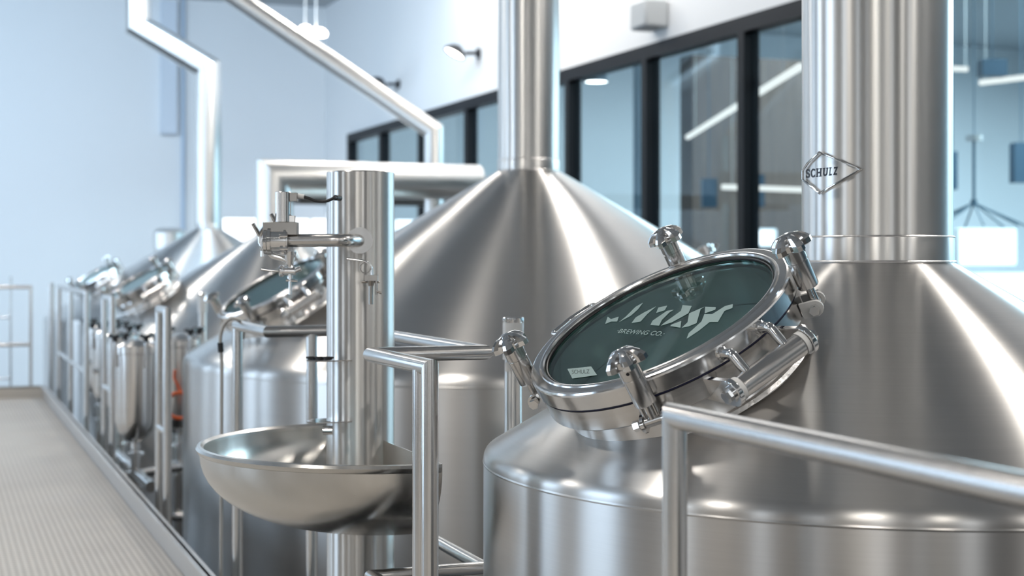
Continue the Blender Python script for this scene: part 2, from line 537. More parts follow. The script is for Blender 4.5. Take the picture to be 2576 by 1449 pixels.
def text_mesh(body, size, bold=0.0):
    cu = bpy.data.curves.new('lettering', 'FONT'); cu.body = body; cu.size = size; cu.offset = bold
    cu.align_x = 'CENTER'; cu.align_y = 'CENTER'; cu.extrude = 0.0
    tmp = bpy.data.objects.new('lettering', cu); col.objects.link(tmp)
    dg = bpy.context.evaluated_depsgraph_get(); dg.update()
    me = bpy.data.meshes.new_from_object(tmp.evaluated_get(dg))
    vs = [v.co.copy() for v in me.vertices]; fs = [tuple(p.vertices) for p in me.polygons]
    bpy.data.objects.remove(tmp); bpy.data.curves.remove(cu); bpy.data.meshes.remove(me)
    return vs, fs


LIDR = .348


def polar(r, deg, z=0.0):
    a = math.radians(deg); return Vector((r * math.cos(a), r * math.sin(a), z))


def knob_mesh():
    """four-lobed hand knob, centred on the local Z axis, top at z = .034"""
    mb = MB(); n = 30; R = .052
    def rad(a): return .52 + .48 * (abs(math.cos(2.5 * a)) ** 1.2)
    rings = []
    for f, z in ((0, .030), (.35, .0285), (.60, .024), (.84, .015), (1.0, .005), (1.02, -.007), (.94, -.009), (.74, .003), (.46, .008), (.46, -.002)):
        rings.append([(R * f * (rad(2 * PI * k / n) if f > .36 else .8) * math.cos(2 * PI * k / n), R * f * (rad(2 * PI * k / n) if f > .36 else .8) * math.sin(2 * PI * k / n), z) for k in range(n)])
    vs = [p for r in rings for p in r]
    fs = [(i * n + k, i * n + (k + 1) % n, (i + 1) * n + (k + 1) % n, (i + 1) * n + k) for i in range(len(rings) - 1) for k in range(n)]
    fs = [f[::-1] for f in fs]
    mb.add(vs, fs)
    return mb


def make_manway(tank, M, first):
    """round glazed manway; M is its frame in the vessel: X down the cone, Z out of the lid"""
    neck = MB().lathe([(.318, -.30), (.315, -.178), (.307, -.165), (.307, -.10)], 96)
    nk = neck.build('manway_neck', S_RING, tank, M)
    ring = MB().lathe([(.300, -.108), (.340, -.108), (.344, -.104), (.344, -.054)], 96)
    ring.build('flange_ring', S_RING, nk)
    MB().lathe([(.341, -.054), (.3435, -.0525), (.3435, -.049), (.341, -.0475)], 96).build('gasket', M_NAVY, nk)
    MB().lathe([(.330, -.183), (.324, -.174), (.316, -.172), (.314, -.18)], 96).build('weld_seam', S_WELD, nk)
    MB().lathe([(0, -.14), (.295, -.14)], 48).build('opening', M_HOLE, nk)
    MB().lathe([(.298, -.14), (.298, -.03)], 64).build('inner_collar', S_POL, nk)
    lid = MB().lathe([(.330, -.047), (.347, -.047), (.349, -.045), (.349, -.009), (.3478, -.005), (.3445, -.0015), (.340, 0), (.322, .0005), (.3195, .003), (.315, .004), (.311, .003), (.3085, -.001), (.307, -.008), (.306, -.022), (.299, -.022)], 128).build('manway_lid', S_LID, tank, M, ang=16)
    MB().lathe([(.305, -.012), (.0, -.012)][::-1] + [(.305, -.020), (0, -.020)], 96).build('glass_pane', M_LID, lid)
    MB().lathe([(.302, -.006), (.3045, -.004), (.306, -.007), (.3045, -.011), (.301, -.011)], 96).build('inner_seal', M_RUB, lid)
    # hand bar on the outside of the lid
    hb = fillet([polar(.346, -77, -.018), polar(.392, -78, -.018), polar(.392, -89, -.018) * 1.01, polar(.392, -100, -.018), polar(.346, -101, -.018)], .012)
    MB().tube(hb, .0075, 12).build('handle', S_POL, lid)
    # clamps
    for ang in (-47, 42, 129, -139):
        A = Matrix.Translation(polar(.379, ang, 0)) @ Matrix.Rotation(math.radians(ang), 4, 'Z')
        cl = MB()
        cl.lathe([(0, -.046), (.0245, -.046), (.026, -.043), (.026, .024), (.0248, .025), (.0248, .027), (.0265, .028), (.0265, .056), (.022, .060), (.020, .068), (0, .068)], 32)
        cl.lathe([(.0105, -.090), (.0105, -.040)], 20)
        cl.cyl((-.0, -.015, -.085), (0, -.015, -.02), .0055, 12).cyl((0, .015, -.085), (0, .015, -.02), .0055, 12)
        cl.cyl((0, -.020, -.092), (0, .020, -.092), .0125, 24)
        c = cl.build('clamp', S_TUBE, tank, M @ A)
        MB().cyl((.0255, 0, .045), (.0272, 0, .045), .004, 12).build('grub_screw', M_DARKL, c)
        k = knob_mesh(); ko = k.build('knob', S_POL, c, Matrix.Translation((0, 0, .066)) @ Matrix.Rotation(math.radians(20), 4, 'Z'), ang=14)
        br = MB()
        for sgn in (-1, 1):
            y0 = sgn * .026
            br.M = Matrix.Translation((0, y0, 0)) @ Matrix(((1, 0, 0, 0), (0, 0, -1, 0), (0, 1, 0, 0), (0, 0, 0, 1)))
            pts = [(-.034, -.072), (-.034, -.112), (.004, -.115)] + [(.020 * math.cos(q), -.094 + .020 * math.sin(q)) for q in [(-PI / 2 + PI * j / 8) for j in range(9)]]
            br.prism(pts, -.004, .004)
        br.M = Matrix()
        br.build('pivot_bracket', M_NYL if ang == 129 else S_POL, c)
        MB().cyl((0, -.044, -.092), (0, .044, -.092), .0075, 16).cyl((0, -.050, -.092), (0, -.036, -.092), .013, 6).cyl((0, .036, -.092), (0, .050, -.092), .013, 6).build('pivot_bolt', S_POL, c)
    # hinge
    ha = 84.0
    H = Matrix.Rotation(math.radians(ha), 4, 'Z')      # local X outward, Y tangential
    hx, hz = .418, -.085
    hb = MB().cyl((hx, -.092, hz), (hx, .092, hz), .027, 40, ch=.002)
    hg = hb.build('hinge', S_RING, tank, M @ H)
    for sgn in (-1, 1):
        MB().cyl((hx, sgn * .092, hz), (hx, sgn * .104, hz), .0285, 32).build('nylon_bushing', M_NYL, hg)
        arm = MB().tube(fillet([(.345, sgn * .058, -.026), (.386, sgn * .058, -.022), (hx - .004, sgn * .058, hz + .02)], .006, 3), .0125, 16)
        arm.lathe([(.0165, -.002), (.0165, .006), (.013, .010)], 20, Matrix.Translation((.343, sgn * .058, -.026)) @ Matrix.Rotation(PI / 2, 4, 'Y'))
        arm.build('hinge_arm', S_POL, hg)
        pl = MB()
        pl.M = Matrix.Translation((0, sgn * .112, 0)) @ Matrix(((1, 0, 0, 0), (0, 0, -1, 0), (0, 1, 0, 0), (0, 0, 0, 1)))
        pts = [(.300, -.062), (.300, -.118)] + [(hx + .034 * math.cos(q), hz + .034 * math.sin(q)) for q in [(-PI / 2 + PI * j / 12) for j in range(13)]]
        pl.prism(pts, -.007, .007)
        pl.M = Matrix()
        pl.build('hinge_plate', S_POL, hg, bevel=.002)
        MB().cyl((hx, sgn * .118, hz), (hx, sgn * .124, hz), .021, 24).cyl((hx, sgn * .124, hz), (hx, sgn * .137, hz), .0145, 6).build('hinge_bolt', S_POL, hg)
    if first:
        Cw = Vector(first); N = Vector(M.col[2][:3]); X = Vector(M.col[0][:3]); Y = Vector(M.col[1][:3])
        org = Vector((0, 0, EYE))
        P0 = Cw + N * (-.0115)

        def lid_pt(px, py):
            d = at(px, py, 1.0) - org
            k = (P0 - org).dot(N) / d.dot(N)
            q = org + d * k - Cw
            return (q.dot(X), q.dot(Y))

        def z4(x, y): return lid_pt(1380 + x / 4.831, 700 + y / 4.831)
        polys = [[(1310, 425), (1335, 360), (1445, 335), (1415, 392)],
                 [(1240, 572), (1265, 520), (1440, 400), (1525, 385), (1470, 420), (1380, 510), (1345, 580)],
                 [(1630, 330), (1742, 340), (1700, 430), (1500, 540), (1365, 582), (1400, 550), (1610, 400)],
                 [(1480, 585), (1500, 565), (1615, 522), (1605, 605)],
                 [(1710, 430), (1900, 348), (1850, 380), (1800, 550), (1700, 590), (1620, 605), (1690, 540)],
                 [(1905, 350), (2035, 355), (2030, 385), (1900, 430)],
                 [(1680, 740), (1705, 670), (1860, 530), (1895, 440), (1990, 440), (2150, 340), (2243, 318), (2235, 365), (2140, 400), (2060, 535), (1960, 535), (1830, 640)],
                 [(1010, 548), (1060, 480), (1160, 420), (1310, 345), (1200, 440), (1120, 530)],
                 [(855, 538), (940, 470), (1060, 350), (1150, 300), (1090, 380), (1000, 460)],
                 [(690, 560), (720, 470), (760, 500), (855, 470), (835, 530), (760, 530)]]
        lg = MB()
        for pl in polys: lg.add([(*z4(x, y), -.0105) for x, y in pl], [tuple(range(len(pl)))])
        o = lg.build('logo', M_ETCH, lid); o['label'] = 'angular pale logo etched on the glass'
        # BREWING CO. : baseline unit vectors in the lid plane
        A0 = Vector((*z4(820, 668), 0)); A1 = Vector((*z4(1390, 706), 0)); A2 = Vector((*z4(862, 618), 0))
        ux = (A1 - A0); uy = (A2 - A0)
        vs, fs = text_mesh('\u00b7BREWING CO.\u00b7', 1.0)
        xs = [v.x for v in vs]; ys = [v.y for v in vs]; x0, x1_, y0, y1_ = min(xs), max(xs), min(ys), max(ys)
        tm = MB().add([(*(A0 + ux * ((v.x - x0) / (x1_ - x0)) + uy * ((v.y - y0) / (y1_ - y0)))[:2], -.0104) for v in vs], fs)
        o = tm.build('lettering', M_ETCH, lid); o['label'] = 'etched lettering BREWING CO.'
        kt = [(230, 1105), (520, 1075), (590, 1180), (290, 1222)]
        o = MB().add([(*z4(x, y), -.0106) for x, y in kt], [(0, 1, 2, 3)]).build('maker_badge', M_ETCH, lid)
        A0 = Vector((*z4(285, 1165), 0)); A1 = Vector((*z4(500, 1160), 0)); A2 = Vector((*z4(285, 1118), 0)); ux = A1 - A0; uy = A2 - A0
        vs, fs = text_mesh('SCHULZ', 1.0)
        xs = [v.x for v in vs]; ys = [v.y for v in vs]; x0, x1_, y0, y1_ = min(xs), max(xs), min(ys), max(ys)
        MB().add([(*(A0 + ux * ((v.x - x0) / (x1_ - x0)) + uy * ((v.y - y0) / (y1_ - y0)))[:2], -.0102) for v in vs], fs).build('badge_lettering', M_ETCHT, lid)


def vessel(name, label, D, cx, zc, rs, R, zs, rho, az=PHI, mh_z=.194, first=False, stack_top=CEZ - .01, stack_path=None):
    c = at(cx, 650, D); base = Vector((c.x, c.y, FLZ))
    e = empty(name, base, label, 'brewing vessel', 'conical brewing vessels')
    T = Matrix.Translation((0, 0, -FLZ))
    sl = (zc - zs) / (R - rs)
    body = MB(); body.M = T
    k = .018 * R
    # soft knuckle between cone and wall
    pr = [(rs * .98, zc)]
    for i in range(1, 40): 
        r = rs + (R - k - rs) * i / 39
        pr.append((r, zc - sl * (r - rs)))
    z1 = zc - sl * (R - k - rs); 
    P0 = Vector((R - k, z1)); P1 = Vector((R, z1 - sl * k)); P2 = Vector((R, z1 - sl * k - k * 1.1))
    for i in range(1, 11):
        q = i / 10; P = (1 - q) ** 2 * P0 + 2 * q * (1 - q) * P1 + q * q * P2; pr.append((P.x, P.y))
    pr += [(R, P2.y - .02), (R, P2.y - .8), (R, FLZ)]
    bo = body.lathe(pr, 160).build('body', S_BODY, e, ang=50, flip=True)
    sm = MB(); sm.M = T; sm.lathe([(R + .0005, P2.y - .004), (R + .0018, P2.y - .008), (R + .0005, P2.y - .012)], 160).build('seam_ring', S_BODY, bo, flip=True)
    if stack_path is None:
        st = MB(); st.M = T
        st.lathe([(rs, zc - .01), (rs, stack_top)], 96)
        so = st.build('chimney', S_STACK, e, flip=False)
    else:
        st = MB(); st.M = T
        st.tube([Vector(p) - Vector((base.x, base.y, 0)) for p in stack_path], rs, 64)
        so = st.build('chimney', S_PIPE, e, ang=25)
    co = MB(); co.M = T
    co.lathe([(rs, zc + .066), (rs * 1.015, zc + .064), (rs * 1.02, zc + .06), (rs * 1.02, zc - .004)], 96).build('collar', S_STACK, so)
    wd = MB(); wd.M = T
    for z, r in ((zc + .066, rs * 1.012), (zc, rs * 1.03)):
        wd.lathe([(r, z + .003), (r + .003, z), (r, z - .003)], 120)
    wd.build('weld_seam', S_WELD, so)
    # manway
    er = Vector((math.cos(az), math.sin(az), 0)); et = Vector((-math.sin(az), math.cos(az), 0))
    N = math.sin(TILT) * er + Vector((0, 0, math.cos(TILT))); dx = math.cos(TILT) * er - Vector((0, 0, math.sin(TILT)))
    C = er * rho + Vector((0, 0, (zc - sl * (rho - rs)) + mh_z - FLZ))
    M = Matrix(((dx.x, et.x, N.x, C.x), (dx.y, et.y, N.y, C.y), (dx.z, et.z, N.z, C.z), (0, 0, 0, 1)))
    make_manway(e, M, (base + C) if first else None)
    return e, so, base


T1, T1s, T1b = vessel('brewing_vessel', 'large front vessel whose chimney carries a diamond emblem and whose lid bears etched lettering', 4.125, 2205.5, 1.342, .2015, 1.074, .829, .744, mh_z=.181, first=True)
T2, T2s, T2b = vessel('brewing_vessel', 'widest vessel behind the wash column, straight chimney rising out of its tall cone', 9.5, 1330, 1.90, .194, 2.125, .765, 1.72)
c3 = at(690, 650, 15.0)
# stack of the third vessel: up, mitred elbow, then level across the hall
zt = EYE + (650 - 448) / F * 15
pe = at(1203, 455, 15.9)
T3, T3s, T3b = vessel('brewing_vessel', 'vessel whose chimney bends at a mitred elbow into a level pipe', 15.0, 690, 1.587, .185, 1.83, .63, 1.36, mh_z=.24,
                      stack_path=[(c3.x, c3.y, 1.58), (c3.x, c3.y, zt), (pe.x, pe.y, zt)])
c4 = at(524, 650, 20.0)
el = at(523, 172, 20.0); eu = at(348, 66, 20.0)
T4, T4s, T4b = vessel('brewing_vessel', 'farthest vessel, its chimney stepping sideways on a slanted length', 20.0, 524, 1.745, .166, 2.09, .60, 1.5,
                      stack_path=[(c4.x, c4.y, 1.74), (c4.x, c4.y, el.z), (eu.x, eu.y, eu.z), (eu.x, eu.y, CEZ - .01)])

# emblem welded on the first chimney: diamond outline and lettering on the curved surface
def on_stack(px, py, dr=.006):
    """pixel -> point on the chimney surface of the first vessel, in the vessel's frame"""
    org = Vector((0, 0, EYE)); d = at(px, py, 1.0) - org
    ox, oy = org.x - T1b.x, org.y - T1b.y; R = .2015 + dr
    A = d.x ** 2 + d.y ** 2; B = 2 * (ox * d.x + oy * d.y); Cc = ox ** 2 + oy ** 2 - R * R
    disc = B * B - 4 * A * Cc
    k = (-B - math.sqrt(max(disc, 0))) / (2 * A)
    return org + d * k - T1b


def s8(x, y): return (1960 + x / 2.898, 300 + y / 2.898)


def seg(a, b, n=14): return [(a[0] + (b[0] - a[0]) * i / n, a[1] + (b[1] - a[1]) * i / n) for i in range(n)]


kite = [(163, 385), (210, 318), (295, 240), (600, 362), (295, 540), (172, 440)]
pts = []
for i in range(len(kite)): pts += seg(kite[i], kite[(i + 1) % len(kite)], 8)
P = [on_stack(*s8(max(x, 172), y)) for x, y in pts]
em = MB().tube(P + [P[0], P[1]], .0032, 10, caps=False)
o = em.build('emblem', S_POL, T1s); o['label'] = 'raised diamond outline emblem'
TL, TR, BL, BRr = (194, 364), (428, 346), (194, 430), (422, 404)


def bil(u, v):
    tx = BL[0] + (BRr[0] - BL[0]) * u, BL[1] + (BRr[1] - BL[1]) * u
    ty = TL[0] + (TR[0] - TL[0]) * u, TL[1] + (TR[1] - TL[1]) * u
    return (tx[0] + (ty[0] - tx[0]) * v, tx[1] + (ty[1] - tx[1]) * v)


# slab lettering: each capital fitted to its cell, serif bars added to the straight stems
em = MB()
cells = {'S': (0, .125), 'C': (.15, .29), 'H': (.32, .50), 'U': (.53, .70), 'L': (.73, .84), 'Z': (.87, 1.0)}
for ch, (u0, u1) in cells.items():
    vs, fs = text_mesh(ch, 1.0, .03)
    xs = [v.x for v in vs]; ys = [v.y for v in vs]; x0, x1_, y0, y1_ = min(xs), max(xs), min(ys), max(ys)
    ins = .018 if ch in 'HUL' else 0
    em.add([on_stack(*s8(*bil(u0 + ins + (u1 - u0 - 2 * ins) * (v.x - x0) / (x1_ - x0), (v.y - y0) / (y1_ - y0))), .0006) for v in vs], fs)
    w_ = (u1 - u0); bars = []
    if ch == 'H': bars = [(0, .42, 0), (.58, 1, 0), (0, .42, .88), (.58, 1, .88)]
    if ch == 'U': bars = [(0, .45, .88), (.6, 1, .88)]
    if ch == 'L': bars = [(0, .62, .88), (0, .5, 0)]
    for a, b, v0 in bars:
        em.add([on_stack(*s8(*bil(u0 + w_ * a, v0)), .0007), on_stack(*s8(*bil(u0 + w_ * b, v0)), .0007), on_stack(*s8(*bil(u0 + w_ * b, v0 + .12)), .0007), on_stack(*s8(*bil(u0 + w_ * a, v0 + .12)), .0007)], [(0, 1, 2, 3)])
o = em.build('emblem_lettering', M_DARKL, T1s); o['label'] = 'dark lettering SCHULZ inside the diamond'

# slanted pipe dropping onto the level pipe of the third vessel
pa = at(1092, 330, 16.2); pb = at(560, -28, 16.5)
e = MB().tube([(pa.x, pa.y, FLZ), (pa.x, pa.y, pa.z), (pb.x, pb.y, pb.z), (pb.x - 1.2, pb.y, pb.z + 1.2)], .104, 40)
tag(e.build('slanted_pipe', S_PIPE, ang=25), 'straight slanted steel pipe coming down behind the level chimney pipe', 'pipe')
# dark duct behind the level pipe
a = at(745, 500, 16.6); b = at(1250, 500, 17.6)
d = Vector((b.x - a.x, b.y - a.y, 0)); L = d.length
mb = MB(); mb.box((0, -.12, -.085), (L, .12, .085))
o = mb.build('ventilation_duct', M_DUCT, bevel=.01)
o.matrix_world = Matrix.Translation((a.x, a.y, EYE + (650 - 494) / F * 16.6)) @ Matrix.Rotation(math.atan2(d.y, d.x), 4, 'Z')
tag(o, 'dark flat duct running just below the level chimney pipe', 'duct')
# small round vent beside the farthest vessel
a = at(452, 600, 21.5)
e = MB().lathe([(.0, .22), (.10, .22), (.20, .20), (.24, .15), (.24, -.1), (.18, -.14), (.18, -3.2)], 48)
o = e.build('round_vent', S_PIPE); o.location = (a.x, a.y + 1.0, a.z - .05); tag(o, 'rounded steel vent cowl peeking above the farthest cone', 'vent')

# ------------------------------------------------------------------ status lamps behind the vessels
def status_lamp(x, ytop, D, label, s=1.0):
    p = at(x, ytop, D); e = empty('status_lamp', (p.x, p.y, FLZ), label, 'lamp post', 'white status lamps on steel posts')
    z = p.z - FLZ; r = .0335 * s
    MB().lathe([(r * .82, 0), (r * .82, z - .135)], 32).build('post', S_STACK, e)
    MB().lathe([(0, z - .135), (r, z - .135), (r, z - .018), (0, z - .018)], 32).build('lens', M_LENS, e)
    MB().lathe([(r, z - .018), (r * 1.02, z - .016), (r * 1.02, z - .003), (r * .92, z), (0, z)], 32).build('cap', S_POL, e)
    return e


e = status_lamp(1291, 797, 4.8, 'white-lensed status lamp standing between the wash column rail and the front vessel')
lb = MB(); lb.M = Matrix.Rotation(math.atan2(-e.location.y, -e.location.x) - .75, 4, 'Z')
lb.add([(.0282 * math.cos(a), .0282 * math.sin(a), z) for z in (1.164 + 1.8 - .172, 1.164 + 1.8 - .143) for a in (-.5, -.25, 0, .25, .5)],
       [(i, i + 1, i + 6, i + 5) for i in range(4)])
lb.build('label_sticker', M_NYL, e)
status_lamp(509, 737, 10.6, 'white status lamp beside the wide vessel with its lid at the walkway', 1.0)

# ------------------------------------------------------------------ wash station
cb = at(907, 650, 4.75)
W = empty('wash_column', (cb.x, cb.y, FLZ), 'tall capped steel column with a half-round basin, swing pipe and drain taps', 'wash column')
WT = Matrix.Translation((-cb.x, -cb.y, -FLZ))
ztop = EYE + (650 - 433) / F * 4.75
CR = 85 / F * 4.75


def wm(): 
    m = MB(); m.M = WT.copy(); return m


mb = MB(); mb.M = Matrix.Translation((0, 0, -FLZ))
mb.lathe([(CR, FLZ), (CR, ztop - .003), (CR - .003, ztop), (0, ztop)], 72).build('column', S_COL, W)
# half bowl, its flat side away from the walkway
BB, TB, BRD, RIM = 1.303, 4.5, .560, EYE - .5755
prof = []
for i in range(15):
    a = PI / 2 * i / 14
    prof.append(((BRD - .012) * math.sin(a) ** .80, RIM - .245 + .245 * (1 - math.cos(a) ** .9)))
prof += [(BRD - .014, RIM - .004), (BRD - .013, RIM + .006), (BRD - .004, RIM + .013), (BRD + .006, RIM + .011), (BRD + .011, RIM + .003), (BRD + .006, RIM - .008), (BRD, RIM - .012)]
for i in range(14, -1, -1):
    a = PI / 2 * i / 14
    prof.append(((BRD) * math.sin(a) ** .80, RIM - .250 + .245 * (1 - math.cos(a) ** .9)))
m = wm(); m.lathe(prof, 64, Matrix.Translation((BB, TB, 0)), PI / 2, 3 * PI / 2)
# flat back plate
m2 = []
for i in range(15):
    a = PI / 2 * i / 14
    m2.append((BRD * math.sin(a) ** .80, RIM - .250 + .245 * (1 - math.cos(a) ** .9)))
outl = [(-r, z) for r, z in m2[::-1]] + [(r, z) for r, z in m2[1:]]
outl = [(-BRD, RIM + .012)] + outl + [(BRD, RIM + .012)]
n = len(outl)
m.add([(BB, TB + y, z) for y, z in outl] + [(BB + .004, TB + y, z) for y, z in outl], [tuple(range(n)), tuple(range(n, 2 * n))[::-1]] + [(i, (i + 1) % n, n + (i + 1) % n, n + i) for i in range(n)])
bw = m.build('basin', S_BOWL, W, ang=40)
bw['label'] = 'half-round satin steel basin with a rolled rim'
# lit slot / overflow comb inside the basin
DC = 4.60                                     # depth of the front of the column
A1 = at(905, 605, DC); A2 = at(845, 605, 4.50); A3 = at(718, 605, 4.50)
m = wm(); m.tube(fillet([A1 + Vector((0, .06, 0)), A1, A2 + (A1 - A2) * .25 - Vector((0, .05, 0)), A3], .05, 8), .0195, 24).build('swing_pipe', S_TUBE, W, ang=40)
dd = (Vector((0, 0, EYE)) - A1); dd.z = 0; dd.normalize()
m = wm(); m.cyl(A1 - dd * .004 + Vector((.0, 0, 0)), A1 + dd * .004, .040, 40).build('pipe_rosette', S_TUBE, W)
RD = Vector((CS, -SN, 0))                      # picture-right direction, in plan
FD = Vector((SN, CS, 0))                       # away from the camera
UP = Vector((0, 0, 1))
V0 = at(712, 605, 4.50)                        # valve centre
px = 4.50 / F                                  # metres per pixel here


def vp(dx, dy, dz=0.0): return V0 + RD * (dx * px) - UP * (dy * px) + FD * dz


RM = Matrix(((RD.x, FD.x, 0, 0), (RD.y, FD.y, 0, 0), (0, 0, 1, 0), (0, 0, 0, 1)))


def vbox(mb, a, b, dz0, dz1):
    """a box given by valve pixel offsets"""
    base = WT @ Matrix.Translation(V0) @ RM
    old = mb.M; mb.M = base
    mb.box((a[0] * px, dz0, -b[1] * px), (b[0] * px, dz1, -a[1] * px)); mb.M = old
    return mb


m = wm()
m.cyl(vp(-30, 0), vp(14, 0), .034, 36, ch=.002).cyl(vp(-46, 2), vp(-38, 2), .040, 36).cyl(vp(-36, 1), vp(-28, 1), .043, 36).cyl(vp(4, 0), vp(10, 0), .038, 32)
for a in (0, 60, 120, 180, 240, 300):
    q = math.radians(a + 20); m.cyl(vp(-4, 32 * math.sin(q), .038 * math.cos(q)), vp(16, 32 * math.sin(q), .038 * math.cos(q)), .0062, 10)
vo = m.build('valve_body', S_POL, W, ang=35)
m = wm(); vbox(m, (-48, -46), (38, -14), -.022, .022); m.build('valve_bracket', S_DARK, W, bevel=.001)
m = wm(); m.cyl(vp(0, -46), vp(0, -122), .0235, 36, ch=.001).cyl(vp(0, -96), vp(0, -100), .0242, 36); vbox(m, (14, -62), (30, -46), -.012, .012)
ac = m.build('actuator', S_RING, W)
m = wm(); vbox(m, (18, -120), (37, -98), -.014, .014); m.build('sensor_block', S_DARK, ac, bevel=.001)
m = wm(); m.cyl(vp(37, -112), vp(53, -110), .0075, 20).build('cable_gland', M_NYL, ac)
cab = [vp(53, -110), vp(66, -106), vp(82, -99), vp(98, -97), vp(114, -100), vp(128, -107), vp(136, -109, .03)]
m = wm(); m.tube(fillet(cab, .012, 5), .0048, 14).cyl(vp(130, -108, .015), vp(138, -108, .05), .0085, 18).build('cable', M_RUB, ac)
# clamp rings and wing nuts on the valve
for (dx, dy, s) in ((-66, -10, 1.25), (-20, -34, 1.25), (-3, -36, 1.1)):
    m = wm()
    m.cyl(vp(dx + 8, dy + 18), vp(dx + 8, dy - 4), .006, 14)
    for k in (-1, 1):
        a = vp(dx + 8, dy - 2, -.005); b = vp(dx + 8 + k * 14 * s, dy - 26 * s, -.005)
        m.tube([a, (a + b) / 2, b], .0050 * s, 10)
    m.build('wing_nut', S_POL, vo)
m = wm(); m.tube([vp(-50, -8), vp(-56, 8), vp(-52, 22), vp(-44, 30)], .006, 12).cyl(vp(-50, 26), vp(-50, 40), .008, 12)
m.build('clamp_bolt', S_POL, vo)
m = wm(); m.tube(fillet([vp(-42, 18), vp(-30, 38), vp(-6, 44), vp(10, 50), vp(22, 70)], .02, 5), .0085, 16).build('clamp_band', S_POL, vo)
# tap under the valve
m = wm()
m.lathe([(.019, .0), (.017, -.02), (.010, -.036), (.008, -.05)], 24, Matrix.Translation(vp(18, 28)))
m.cyl(vp(18, 44), vp(18, 66), .0085, 16).cyl(vp(-2, 77), vp(32, 77), .0125, 20, ch=.002).cyl(vp(-9, 77), vp(2, 77), .0175, 24, ch=.003).cyl(vp(28, 77), vp(44, 70), .008, 16)
m.cyl(vp(18, 66), vp(18, 96), .0085, 16).cyl(vp(18, 96), vp(18, 136), .0048, 14).cyl(vp(8, 100), vp(36, 102), .0045, 10)
tp = m.build('sample_tap', S_POL, W)
m = wm(); m.tube([vp(-6, 77), vp(-30, 76), vp(-54, 72)], .0042, 12).build('tap_handle', S_POL, tp)
# sampling cock on the column face
C0 = at(933, 700, 4.52); V0 = C0
m = wm()
m.tube(fillet([vp(-60, -49, 0), vp(-20, -44), vp(-8, -40), vp(2, -28), vp(3, -8)], .015, 5), .0036, 12)
m.build('cock_lever', S_POL, tp)
m = wm()
vbox(m, (-15, -8), (18, 6), -.012, .012)
m.cyl(vp(0, 6), vp(0, 20), .012, 20, r2=.008).cyl(vp(0, 18), vp(0, 66), .0068, 16).cyl(vp(14, 6), vp(14, 42), .0035, 10).cyl(vp(12, 32), vp(27, 38), .0035, 10).cyl(vp(-24, 10), vp(22, 10), .003, 10)
m.cyl(vp(2, 0, -.0), vp(2, 0, .07), .010, 16)
m.tube(arc(vp(-14, -26), .0155, 0, 2 * PI, RD, UP, 18), .0016, 8, caps=False)
m.build('sampling_cock', S_DARK, W)
# instrument shelves
for y, kind in ((905, 0), (1058, 1)):
    a = at(778, y, 4.60)
    m = wm(); base = WT @ Matrix.Translation(at(832, y, 4.66)) @ RM
    m.M = base
    s_ = 4.66 / F
    pts = [(-56 * s_, -.04), (-30 * s_, -.075), (0, -.06), (56 * s_, -.035), (56 * s_, .03), (0, .06), (-52 * s_, .03)]
    m.prism(pts, -.002, .002)
    so_ = m.build('shelf', S_POL, W)
    m = wm(); m.M = base
    if kind == 0:
        for i in range(3): m.lathe([(.013, .001), (.013, .009), (.018, .010), (.018, .005)], 20, Matrix.Translation(((-44 + i * 21) * s_, -.035 - i * .006, .002)))
        m.build('rubber_plug', M_RUB, so_)
    else:
        for i in range(3): m.lathe([(.0075, .0025), (0, .0026)], 20, Matrix.Translation(((-40 + i * 19) * s_, -.03 - i * .008, 0)))
        m.build('hole', M_RUB, so_)
        m = wm(); m.M = base; m.cyl((-14 * s_, -.05, -.024), (10 * s_, -.05, -.024), .014, 24).build('pipe_clip', S_POL, so_)

# cable loop over the rail post at the far side of the wash station
cD = 6.0
pl = [at(556, 1460, cD), at(558, 900, cD), at(553, 850, cD), at(562, 815, cD), at(582, 799, cD), at(603, 806, cD), at(612, 816, cD + .1), at(612, 850, cD + .3)]
lp = empty('hose_loop', (pl[0].x, pl[0].y, 0), 'thin grey hose looped over the handrail corner with a black connector', 'hose')
m = MB(); m.M = Matrix.Translation((-pl[0].x, -pl[0].y, 0)); m.tube(fillet(pl, .04, 5), .0075, 12).build('hose', plain('grey_hose', (.45, .44, .42), .4), lp)
m = MB(); m.M = Matrix.Translation((-pl[0].x, -pl[0].y, 0)); m.cyl(at(554, 862, cD), at(556, 886, cD), .012, 16).build('connector', M_RUB, lp)

